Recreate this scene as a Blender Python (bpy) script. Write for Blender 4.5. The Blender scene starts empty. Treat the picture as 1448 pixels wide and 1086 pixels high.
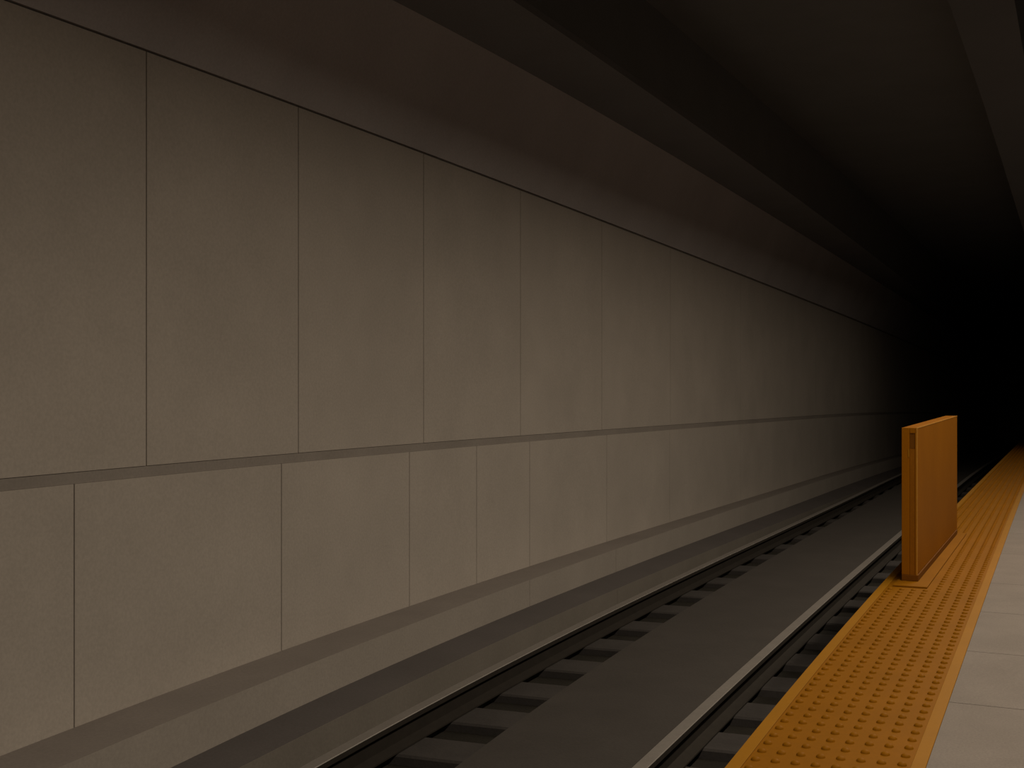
import bpy, bmesh, math, random
from mathutils import Vector
random.seed(7)
scene = bpy.context.scene
COL = scene.collection

# ------------------------------------------------------------------ camera
EYE = 1.3                                   # eye height above the platform
TH = math.atan2(1495 - 724, 1700)           # the camera looks left of the track direction (+Y)
cam_d = bpy.data.cameras.new('camera')
cam = bpy.data.objects.new('camera', cam_d)
COL.objects.link(cam)
cam.location = (0, 0, EYE)
cam.rotation_euler = (math.pi / 2, 0, TH)
cam_d.sensor_width = 36.0
cam_d.lens = 36.0 * 1700 / 1448
cam_d.shift_y = -5.0 / 1448
cam_d.clip_start = 0.05
cam_d.clip_end = 300
scene.camera = cam

# ------------------------------------------------------------------ world, exposure
w = bpy.data.worlds.new('world')
scene.world = w
w.use_nodes = True
w.node_tree.nodes['Background'].inputs[0].default_value = (0.9, 0.8, 0.65, 1)
w.node_tree.nodes['Background'].inputs[1].default_value = 0.0006
vs = scene.view_settings
vs.view_transform = 'Standard'
vs.look = 'None'
vs.exposure = 0.0
vs.gamma = 1.0
vs.use_curve_mapping = False

# ------------------------------------------------------------------ platform ceiling lamps (long tubes above the platform)
def lamp(y, x, z, power, length=1.2, width=0.25, tilt=0.0):
    d = bpy.data.lights.new('platform_tube_lamp', 'AREA')
    d.shape = 'RECTANGLE'
    d.size = width
    d.size_y = length
    d.energy = power
    d.color = (1.0, 0.815, 0.605)
    o = bpy.data.objects.new('platform_tube_lamp', d)
    COL.objects.link(o)
    o.location = (x, y, z)
    o.rotation_euler = (0, tilt, 0)
    return o
LAMPS = [2.0, 2.0, 2.0, 2.0, 2.05, 2.3, 2.6, 2.7, 2.5, 1.9, 1.2, 0.8, 0.6, 0.4, 0.3, 0.2]
for k, pw in enumerate(LAMPS):
    lamp(-8 + 2.5 * k, 0.3, EYE + 2.1, pw * 20.5, length=2.3)

# ------------------------------------------------------------------ materials
def mat(name, col, rough=0.9, var=0.12, scale=1.3, fine=0.06, metallic=0.0, bump=0.0, spec=0.25, fscale=60, tint=None):
    m = bpy.data.materials.new(name)
    m.use_nodes = True
    nt = m.node_tree
    b = nt.nodes['Principled BSDF']
    b.inputs['Roughness'].default_value = rough
    b.inputs['Metallic'].default_value = metallic
    b.inputs['Specular IOR Level'].default_value = spec
    tc = nt.nodes.new('ShaderNodeTexCoord')
    n1 = nt.nodes.new('ShaderNodeTexNoise')
    n1.inputs['Scale'].default_value = scale
    n1.inputs['Detail'].default_value = 5
    n1.inputs['Roughness'].default_value = 0.6
    n2 = nt.nodes.new('ShaderNodeTexNoise')
    n2.inputs['Scale'].default_value = fscale
    n2.inputs['Detail'].default_value = 3
    nt.links.new(tc.outputs['Object'], n1.inputs['Vector'])
    nt.links.new(tc.outputs['Object'], n2.inputs['Vector'])
    r1 = nt.nodes.new('ShaderNodeMapRange')
    r1.inputs['From Min'].default_value = 0.3
    r1.inputs['From Max'].default_value = 0.7
    r1.inputs['To Min'].default_value = 1 - var
    r1.inputs['To Max'].default_value = 1 + var
    r2 = nt.nodes.new('ShaderNodeMapRange')
    r2.inputs['From Min'].default_value = 0.3
    r2.inputs['From Max'].default_value = 0.7
    r2.inputs['To Min'].default_value = 1 - fine
    r2.inputs['To Max'].default_value = 1 + fine
    nt.links.new(n1.outputs['Fac'], r1.inputs['Value'])
    nt.links.new(n2.outputs['Fac'], r2.inputs['Value'])
    mu = nt.nodes.new('ShaderNodeMath')
    mu.operation = 'MULTIPLY'
    nt.links.new(r1.outputs[0], mu.inputs[0])
    nt.links.new(r2.outputs[0], mu.inputs[1])
    vm = nt.nodes.new('ShaderNodeVectorMath')
    vm.operation = 'SCALE'
    vm.inputs[0].default_value = col
    nt.links.new(mu.outputs[0], vm.inputs['Scale'])
    nt.links.new(vm.outputs[0], b.inputs['Base Color'])
    if bump:
        bp = nt.nodes.new('ShaderNodeBump')
        bp.inputs['Strength'].default_value = bump
        bp.inputs['Distance'].default_value = 0.01
        nt.links.new(n2.outputs['Fac'], bp.inputs['Height'])
        nt.links.new(bp.outputs[0], b.inputs['Normal'])
    return m

M = dict(
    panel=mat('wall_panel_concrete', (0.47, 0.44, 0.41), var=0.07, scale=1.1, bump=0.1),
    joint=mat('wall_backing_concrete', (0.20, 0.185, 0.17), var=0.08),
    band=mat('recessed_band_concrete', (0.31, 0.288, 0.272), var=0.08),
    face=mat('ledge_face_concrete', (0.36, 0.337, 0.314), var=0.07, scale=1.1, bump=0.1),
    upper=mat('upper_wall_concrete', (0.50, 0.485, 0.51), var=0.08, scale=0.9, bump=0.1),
    ledge=mat('ledge_top_concrete', (0.285, 0.262, 0.25), var=0.08, bump=0.1),  # ledge top, darker than the wall panels
    ditch=mat('low_ledge_concrete', (0.118, 0.110, 0.112), var=0.08, bump=0.1),  # low ledge top, darker again than the ledge above
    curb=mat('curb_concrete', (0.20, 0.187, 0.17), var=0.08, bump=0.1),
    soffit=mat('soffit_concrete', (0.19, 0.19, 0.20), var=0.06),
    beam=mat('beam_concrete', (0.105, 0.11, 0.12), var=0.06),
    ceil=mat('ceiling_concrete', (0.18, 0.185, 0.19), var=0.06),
    bed=mat('trackbed_grime', (0.017, 0.0155, 0.0125), var=0.2, scale=4, bump=0.4),
    slab=mat('track_slab_concrete', (0.055, 0.051, 0.049), var=0.08, scale=2.5, bump=0.15),
    tie=mat('sleeper_concrete', (0.050, 0.047, 0.047), var=0.12, scale=5, bump=0.2),
    steel=mat('worn_rail_steel', (0.215, 0.205, 0.197), rough=0.55, var=0.06, scale=8, metallic=0.2, spec=0.5),
    rust=mat('dark_rail_steel', (0.021, 0.018, 0.015), rough=0.8, var=0.15, scale=10),
    yellow=mat('tactile_yellow', (0.232, 0.094, 0.002), rough=0.6, var=0.06, scale=3, fine=0.04, spec=0.06),
    border=mat('border_yellow', (0.295, 0.135, 0.007), rough=0.55, var=0.05, scale=3, fine=0.03, spec=0.1),
    orange=mat('barrier_orange', (0.262, 0.096, 0.001), rough=0.6, var=0.07, scale=2.2, fine=0.02, spec=0.06),
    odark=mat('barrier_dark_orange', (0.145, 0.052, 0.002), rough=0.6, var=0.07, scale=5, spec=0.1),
    edge_glint=mat('barrier_edge_highlight', (0.42, 0.20, 0.025), rough=0.5, var=0.05, scale=5, spec=0.2),  # bright edge highlight put into the colour
    channel=mat('barrier_channel_orange', (0.235, 0.085, 0.002), rough=0.6, var=0.07, scale=5, spec=0.1),
    tile=mat('platform_stone_tile', (0.20, 0.182, 0.170), var=0.07, scale=3, fine=0.10, fscale=120, bump=0.08),
    grout=mat('tile_grout', (0.09, 0.08, 0.07), var=0.1),
    rear=mat('platform_wall_plaster', (0.06, 0.056, 0.052), var=0.08),
)

# ------------------------------------------------------------------ the line of the tunnel
# t runs along the track (+Y); the tunnel bends gently right and dips.
def bend(t):
    u = min(max(t, 0.0), 45.0)
    x, z = 3e-4 * u * u, -3.5e-4 * u * u
    if t > 45:
        x += (t - 45) * 0.027
        z -= (t - 45) * 0.0315
    return x, z
def P(t, X, Z):
    dx, dz = bend(t)
    return (X + dx, t, Z + dz + EYE)
def poly(c, tl=24.0):
    def g(t):
        if t > tl:
            u = min(t, 45.0)
            return g(tl) + (u - tl) * (c[1] / 20 + c[2] * 2 * tl / 400)
        t = max(t, 2.0)
        return c[0] + c[1] * t / 20 + c[2] * (t / 20) ** 2 + c[3] * math.exp(-(t - 4) / 4)
    return g
A = poly([1.9485, -0.245, 0.0724, -0.0675])
B = poly([2.9167, -0.2981, 0.1012, -0.3904])
Cx = poly([-3.566, 0.1429, -0.1403, -0.1888])
Dx = poly([-3.5236, -0.1351, 0.1724, -0.5574])
Ex = poly([-0.6619, 0.061, -0.0348, -0.1765])
Fx = poly([-0.3013, 0.0602, 0.0571, -0.0765])
G = poly([-0.3543, -0.2975, 0.1525, -0.055])
Hz = poly([-1.4834, -0.5202, 0.2533, -0.2164])
Iz = poly([-1.534, -0.3288, 0.1637, -0.194])
Jz = poly([-1.5958, -0.6779, 0.3132, -0.3276])
Kz = poly([-1.6218, -0.6497, 0.2609, -0.3031])
Mx = poly([-3.8849, 1.2993, -0.7116, 0.4677])
Ox = poly([-3.2784, 0.8121, -0.5594, 0.5348])
Qx = poly([-1.9695, 0.3712, -0.2722, 0.1392])
Y1 = poly([-1.2086, 0.3544, -0.2521, 0.1204], 36.0)
Y2 = poly([-0.3966, -0.015, -0.0812, -0.0062], 36.0)
WX, L1X, L2X = -4.6, -4.2, -3.87           # wall face, first ledge edge, curb face
BED = -2.25                                 # trackbed
T0, T1 = -9.0, 75.0

# ------------------------------------------------------------------ builders
def stations(a, b):
    ts = [a]
    t = a
    while t < b - 1e-6:
        st = 0.5 if t < 12 else (1.0 if t < 30 else 3.0)
        t = min(b, t + st)
        ts.append(t)
    return ts
def loft(bm, prof, a, b):
    """closed cross-section prof(t) -> [(X,Z),...] swept along the tunnel from a to b"""
    rings = []
    for t in stations(a, b):
        rings.append([bm.verts.new(P(t, x, z)) for x, z in prof(t)])
    n = len(rings[0])
    for r, s in zip(rings, rings[1:]):
        for i in range(n):
            j = (i + 1) % n
            bm.faces.new((r[i], r[j], s[j], s[i]))
    bm.faces.new(list(reversed(rings[0])))
    bm.faces.new(rings[-1])
def box_prof(x0, x1, z0, z1):
    f = lambda v, t: v(t) if callable(v) else v
    return lambda t: [(f(x0, t), f(z0, t)), (f(x1, t), f(z0, t)), (f(x1, t), f(z1, t)), (f(x0, t), f(z1, t))]
def obj(name, bm, m, parent=None, bevel=0.0, smooth=False):
    bmesh.ops.recalc_face_normals(bm, faces=bm.faces)
    me = bpy.data.meshes.new(name)
    bm.to_mesh(me)
    bm.free()
    me.materials.append(m)
    if smooth:
        for p in me.polygons:
            p.use_smooth = True
    o = bpy.data.objects.new(name, me)
    COL.objects.link(o)
    if parent is not None:
        o.parent = parent
        o.matrix_parent_inverse = parent.matrix_world.inverted()
    if bevel:
        bv = o.modifiers.new('bevel', 'BEVEL')
        bv.width = bevel
        bv.segments = 3
        bv.limit_method = 'ANGLE'
    return o
def lofted(name, prof, a, b, m, parent=None, bevel=0.0):
    bm = bmesh.new()
    loft(bm, prof, a, b)
    return obj(name, bm, m, parent, bevel)
def empty(name, loc):
    o = bpy.data.objects.new(name, None)
    COL.objects.link(o)
    o.location = loc
    o.empty_display_size = 0.2
    bpy.context.view_layer.update()
    return o
def tag(o, label, cat, group=None):
    o['label'] = label
    o['category'] = cat
    if group:
        o['group'] = group
    return o
def struct(o, label=None):
    o['kind'] = 'structure'
    if label:
        o['label'] = label
    return o
off = lambda g, d: (lambda t: g(t) + d)

# ------------------------------------------------------------------ left wall: backing, big panels, ledges and curb
wall = struct(lofted('wall_left', box_prof(WX - 0.40, WX - 0.03, BED - 0.1, off(A, 0.05)), T0, T1, M['joint']),
              'long brown concrete tunnel wall beside the track')
GAP = 0.0045
def panel_row(name, cuts, z0, z1):
    for a, b in zip(cuts, cuts[1:]):
        lofted(name, box_prof(WX - 0.03, WX, z0, z1), a + GAP, b - GAP, M['panel'], wall)
UP = [T0, -7.0, -5.4, -3.8, -2.3, -0.9, 0.5, 1.9, 3.3, 5.225, 6.681, 8.398, 10.265, 12.428, 14.93, 18.535, 24.558, 31, 38, 46, 55, 65, T1]
LO = [T0, -6.8, -4.6, -2.4, -0.3, 1.8, 3.2, 4.69, 6.491, 8.171, 9.344, 10.477, 12.584, 14.9, 18.535, 21.371, 24.558, 29, 34, 40, 47, 55, 65, T1]
panel_row('upper_panel', UP, G, lambda t: A(t) - 0.004 - 0.0012 * min(max(t, 0), 26))
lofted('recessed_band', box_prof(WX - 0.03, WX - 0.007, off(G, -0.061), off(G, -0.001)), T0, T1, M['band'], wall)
panel_row('lower_panel', LO, off(Hz, -0.02), off(G, -0.062))
# first ledge: solid block whose top is the ledge and whose face carries three joints
def ledge1(t):
    return [(WX - 0.03, BED), (L1X - 0.004, BED), (L1X - 0.004, Iz(t) - 0.003), (WX - 0.03, Hz(t))]
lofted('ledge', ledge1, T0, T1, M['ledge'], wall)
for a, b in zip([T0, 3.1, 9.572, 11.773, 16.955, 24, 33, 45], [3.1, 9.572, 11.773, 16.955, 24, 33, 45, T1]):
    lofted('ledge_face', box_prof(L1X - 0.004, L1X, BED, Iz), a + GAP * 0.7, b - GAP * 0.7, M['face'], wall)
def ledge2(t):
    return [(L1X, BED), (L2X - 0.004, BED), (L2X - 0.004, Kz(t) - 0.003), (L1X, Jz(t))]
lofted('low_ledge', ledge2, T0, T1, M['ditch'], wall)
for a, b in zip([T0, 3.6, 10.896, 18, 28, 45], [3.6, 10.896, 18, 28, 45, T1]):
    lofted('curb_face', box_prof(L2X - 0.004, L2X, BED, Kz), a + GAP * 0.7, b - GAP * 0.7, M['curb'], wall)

# ------------------------------------------------------------------ upper wall and ceiling
def cove(t):
    return [(WX, A(t) + 0.004), (L1X, B(t)), (WX - 0.4, B(t)), (WX - 0.4, A(t) + 0.004)]
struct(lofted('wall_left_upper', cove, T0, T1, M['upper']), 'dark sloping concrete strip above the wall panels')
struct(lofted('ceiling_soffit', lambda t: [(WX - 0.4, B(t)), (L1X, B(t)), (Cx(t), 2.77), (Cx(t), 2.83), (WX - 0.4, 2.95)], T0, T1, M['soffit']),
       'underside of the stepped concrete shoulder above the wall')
struct(lofted('edge_glint_1', lambda t: [(Cx(t) - 0.5, 2.95), (Cx(t) - .0, 2.77), (Dx(t), 3.7), (Dx(t) - 0.7, 3.7)], T0, T1, M['ceil']),
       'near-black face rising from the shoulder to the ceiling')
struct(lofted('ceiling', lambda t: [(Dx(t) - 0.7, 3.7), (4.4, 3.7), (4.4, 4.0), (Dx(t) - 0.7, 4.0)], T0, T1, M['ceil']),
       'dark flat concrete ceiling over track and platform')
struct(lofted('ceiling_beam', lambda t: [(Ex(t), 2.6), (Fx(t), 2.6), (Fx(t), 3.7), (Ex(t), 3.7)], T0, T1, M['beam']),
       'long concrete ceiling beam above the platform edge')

# ------------------------------------------------------------------ trackbed, platform, far and side walls
struct(lofted('floor', lambda t: [(WX - 0.3, BED - 0.25), (0.4, BED - 0.25), (0.4, BED), (Y1(t) + 0.08, BED), (Y1(t) + 0.08, -2.05), (Mx(t) - 0.34, -2.05), (Mx(t) - 0.34, BED), (WX - 0.3, BED)], T0, T1, M['bed']), 'dark trackbed between wall and platform')
struct(lofted('floor_platform_base', lambda t: [(Y1(t) + 0.10, BED), (4.2, BED), (4.2, -1.345), (Y1(t) + 0.10, -1.345)], T0, T1, M['grout']),
       'dark base under the platform paving')
pl = struct(lofted('floor_platform', box_prof(off(Y2, 0.0), 4.2, -1.345, -1.3035), T0, T1, M['grout']), 'pale stone paving of the platform')
TJ = [T0, -7.6, -6.2, -4.8, -3.4, -2.0, -0.7, 0.6, 1.9, 3.0, 4.12, 5.194, 6.231, 7.351, 8.458, 10.019, 11.482, 12.9, 14.489, 16.2, 18, 20, 22, 24, 27, 30, 34, 38, 43, 50, 60, T1]
for a, b in zip(TJ, TJ[1:]):
    lofted('paving_slab', box_prof(off(Y2, 0.001), 1.9, -1.3035, -1.3), a + 0.003, b - 0.003, M['tile'], pl)
    lofted('paving_slab', box_prof(1.906, 4.2, -1.3035, -1.3), a + 0.003, b - 0.003, M['tile'], pl)
struct(lofted('wall_right', box_prof(4.2, 4.4, BED, 3.7), T0, T1, M['rear']), 'wall at the back of the platform')
bm = bmesh.new()
x0, y0, z0 = P(T1, 0, 0)
vsq = [bm.verts.new((x0 + a, T1 + c, z0 + b)) for c in (0, 0.2) for a, b in ((-5.0, BED), (4.4, BED), (4.4, 4.0), (-5.0, 4.0))]
for f in ((0, 1, 2, 3), (7, 6, 5, 4), (0, 4, 5, 1), (1, 5, 6, 2), (2, 6, 7, 3), (3, 7, 4, 0)):
    bm.faces.new([vsq[i] for i in f])
struct(obj('wall_far', bm, M['ceil']), 'black far end of the tunnel')

# ------------------------------------------------------------------ rails
RT = -1.84                                   # running surface
def rail(edge, label):
    """edge(t): platform-side edge of the head"""
    c = off(edge, -0.0365)
    r = empty('rail', P(4.0, c(4.0), RT - 0.15))
    lofted('running_surface', lambda t: [(c(t) - 0.0355, RT - 0.004), (c(t) + 0.0355, RT - 0.004), (c(t) + 0.032, RT), (c(t) - 0.032, RT)], T0, T1, M['steel'], r)
    lofted('rail_head', lambda t: [(c(t) - 0.0365, RT - 0.004), (c(t) - 0.0365, RT - 0.032), (c(t) - 0.009, RT - 0.045),
                                   (c(t) + 0.009, RT - 0.045), (c(t) + 0.0365, RT - 0.032), (c(t) + 0.0365, RT - 0.004)], T0, T1, M['rust'], r)
    lofted('rail_web', lambda t: [(c(t) - 0.009, RT - 0.045), (c(t) - 0.010, RT - 0.125), (c(t) + 0.010, RT - 0.125), (c(t) + 0.009, RT - 0.045)], T0, T1, M['rust'], r)
    lofted('rail_foot', lambda t: [(c(t) - 0.070, RT - 0.150), (c(t) - 0.070, RT - 0.141), (c(t) - 0.010, RT - 0.125),
                                   (c(t) + 0.010, RT - 0.125), (c(t) + 0.070, RT - 0.141), (c(t) + 0.070, RT - 0.150)], T0, T1, M['rust'], r)
    tag(r, label, 'rail', 'rails of the track')
    return r
rail(Mx, 'steel rail on the wall side of the track, beside the low curb')
rail(Qx, 'steel rail on the platform side, along the central concrete slab')

# ------------------------------------------------------------------ concrete slab between the rails
slab = lofted('track_slab', lambda t: [(Ox(t), -1.989), (Qx(t) - 0.13, -1.989), (Qx(t) - 0.13, -1.9), (Ox(t), -1.9)], T0, T1, M['slab'])
tag(slab, 'smooth dark grey concrete slab running between the two rails', 'slab')

# ------------------------------------------------------------------ sleepers (far edges along the track)
FE = [1.6, 2.2, 2.8, 3.4, 4.02, 4.66, 5.32, 6.02, 6.70, 7.405, 8.147, 8.927, 9.72, 10.55, 11.43, 12.32, 13.28, 14.3, 15.35, 16.45, 17.6, 18.8, 20.0, 21.3, 22.6, 24.0, 25.5, 27.0, 28.6, 30.3, 32.0]
ordw = ['first', 'second', 'third', 'fourth', 'fifth', 'sixth', 'seventh', 'eighth', 'ninth', 'tenth', 'eleventh', 'twelfth', 'thirteenth',
        'fourteenth', 'fifteenth', 'sixteenth', 'seventeenth', 'eighteenth', 'nineteenth', 'twentieth', 'twenty-first', 'twenty-second',
        'twenty-third', 'twenty-fourth', 'twenty-fifth', 'twenty-sixth', 'twenty-seventh', 'twenty-eighth']
vis = 0
for k, te in enumerate(FE):
    wd = 0.35
    bm = bmesh.new()
    xl, xr = -3.48, -1.36
    ch = 0.012
    top, bot = [], []
    def pt(X, tt, Z):
        sk = (X + 2.5) * 0.075
        dx, dz = bend(te)
        return bm.verts.new((X + dx, tt + sk, Z + dz + EYE))
    rows = []
    for Z, i in ((-2.10, 0), (-1.993 - ch, 0), (-1.993, ch)):
        rows.append([pt(xl + i, te - wd + i, Z), pt(xr - i, te - wd + i, Z), pt(xr - i, te - i, Z), pt(xl + i, te - i, Z)])
    for r, s in zip(rows, rows[1:]):
        for i in range(4):
            j = (i + 1) % 4
            bm.faces.new((r[i], r[j], s[j], s[i]))
    bm.faces.new(rows[-1])
    bm.faces.new(list(reversed(rows[0])))
    o = obj('sleeper', bm, M['tie'])
    if te < 4.5 or te > 29:
        COL.objects.unlink(o)
        bpy.data.objects.remove(o)
        continue
    tag(o, 'grey concrete sleeper under the rails, %s in the row from the camera' % ordw[min(vis, 27)], 'sleeper', 'sleepers under the track')
    vis += 1

# ------------------------------------------------------------------ tactile strip along the platform edge
SZ = -1.306
strip = empty('tactile_strip', P(4.0, -0.72, SZ - 0.04))
tag(strip, 'yellow domed tactile warning strip along the platform edge', 'tactile strip')
BW = 0.048
def border(name, x0, x1):
    return lofted(name, lambda t: [(x0(t), -1.36), (x1(t), -1.36), (x1(t), -1.3015), (x1(t) - 0.0015, -1.3), (x0(t) + 0.0015, -1.3), (x0(t), -1.3015)], T0, T1 - 1.5, M['border'], strip)
border('track_side_border', Y1, off(Y1, BW))
border('platform_side_border', off(Y2, -BW), off(Y2, -0.0005))
bm = bmesh.new()
loft(bm, box_prof(off(Y1, BW), off(Y2, -BW), -1.344, SZ), T0, T1 - 1.5)
t = 2.4
PT0, PT1 = 8.075, 11.24
def dome(bm, t, X, r, h, seg, lv):
    cx, cy, cz = P(t, X, SZ)
    rings = []
    for a in range(lv):
        ang = a / lv * math.pi / 2
        rr, zz = r * math.cos(ang), h * math.sin(ang)
        rings.append([bm.verts.new((cx + rr * math.cos(2 * math.pi * i / seg), cy + rr * math.sin(2 * math.pi * i / seg), cz + zz)) for i in range(seg)])
    topv = bm.verts.new((cx, cy, cz + h))
    fs = []
    for r_, s_ in zip(rings, rings[1:]):
        for i in range(seg):
            j = (i + 1) % seg
            fs.append(bm.faces.new((r_[i], r_[j], s_[j], s_[i])))
    for i in range(seg):
        fs.append(bm.faces.new((rings[-1][i], rings[-1][(i + 1) % seg], topv)))
    for f in fs:
        f.smooth = True
while t < 34:
    t += 0.1035 if t > 0 else 0.1
    lo, hi = Y1(t) + BW, Y2(t) - BW
    for k in range(8):
        X = lo + (hi - lo) * (k + 0.40) / 7.85
        tt = t + 0.10 * (X + 0.7)
        if PT0 - 0.03 < tt < PT1 + 0.03 and X < -0.755:
            continue
        seg, lv = (14, 4) if t < 8 else ((8, 3) if t < 14 else (6, 2))
        dome(bm, tt, X, 0.0165, 0.0115, seg, lv)
obj('domed_surface', bm, M['yellow'], strip)

# ------------------------------------------------------------------ orange barrier panel standing on the strip
def boxm(bm, t0, t1, x0, x1, z0, z1):
    """box between t0..t1; x may be (near, far); z relative (near, far)"""
    pr = lambda v: v if isinstance(v, tuple) else (v, v)
    x0, x1, z0, z1 = pr(x0), pr(x1), pr(z0), pr(z1)
    v = []
    for k, tt in enumerate((t0, t1)):
        v.append([bm.verts.new(P(tt, X, Z)) for X, Z in ((x0[k], z0[k]), (x1[k], z0[k]), (x1[k], z1[k]), (x0[k], z1[k]))])
    a, b = v
    for i in range(4):
        j = (i + 1) % 4
        bm.faces.new((a[i], a[j], b[j], b[i]))
    bm.faces.new(list(reversed(a)))
    bm.faces.new(b)
bar = empty('platform_barrier', P(9.7, -0.9, -1.3))
tag(bar, 'flat orange upright barrier panel standing on the yellow tactile strip', 'barrier')
N0, N1 = 8.28, 11.17
TOPN, TOPF = -0.311 + 3.5e-4 * N0 ** 2, -0.309 + 3.5e-4 * N1 ** 2
BZ = -1.2945                                 # top of the base plate
KZ = -1.254                                  # top of the plinth
XL, XR, XRF, XLF = -0.955, -0.857, -0.834, -0.932
def part(name, args, m, bevel=0.0, label=None):
    bm = bmesh.new()
    for a in args:
        boxm(bm, *a)
    o = obj(name, bm, m, bar, bevel)
    if label:
        o['label'] = label
    return o
part('base_plate', [(PT0, PT1, (-0.985, -0.985), (-0.775, -0.762), SZ + 0.0012, BZ)], M['yellow'], 0.002)
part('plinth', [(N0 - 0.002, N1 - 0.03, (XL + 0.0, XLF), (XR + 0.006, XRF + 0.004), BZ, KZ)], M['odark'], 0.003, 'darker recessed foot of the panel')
part('panel_body', [(N0 + 0.022, N1, (XL, XLF), (XR, XRF), KZ, (TOPN, TOPF))], M['orange'], 0.005)
# end cap: frame around a long recessed channel
oz0, oz1 = KZ, TOPN - 0.036
ox0, ox1 = XL + 0.050, XR - 0.014
part('end_frame', [(N0, N0 + 0.021, XL, ox0, KZ, TOPN), (N0, N0 + 0.021, ox1, XR, KZ, TOPN), (N0, N0 + 0.021, ox0 + 0.0005, ox1 - 0.0005, oz1, TOPN)], M['orange'], 0.0025)
part('channel_cover', [(N0 + 0.003, N0 + 0.021, ox0 + 0.001, ox1 - 0.001, KZ, oz1 - 0.102)], M['channel'], 0.001, 'long recessed strip in the narrow end')
part('access_plate', [(N0 + 0.006, N0 + 0.021, ox0 + 0.001, ox1 - 0.001, oz1 - 0.100, oz1)], M['odark'], 0.001, 'small dark plate at the top of the channel')
part('latch', [(N0 - 0.003, N0 + 0.002, ox0 - 0.010, ox0 - 0.001, oz1 - 0.158, oz1 - 0.104)], M['border'], 0.0015)
part('corner_highlight', [(N0 - 0.0015, N0 + 0.010, XR - 0.006, XR + 0.0015, KZ, TOPN + 0.0005),  # thin strips added to paint a highlight along the panel edges
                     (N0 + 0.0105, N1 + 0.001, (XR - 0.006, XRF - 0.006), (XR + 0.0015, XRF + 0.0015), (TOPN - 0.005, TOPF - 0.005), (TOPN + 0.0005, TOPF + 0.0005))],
     M['edge_glint'], 0.0, 'pale strip painting a highlight on the panel edge')
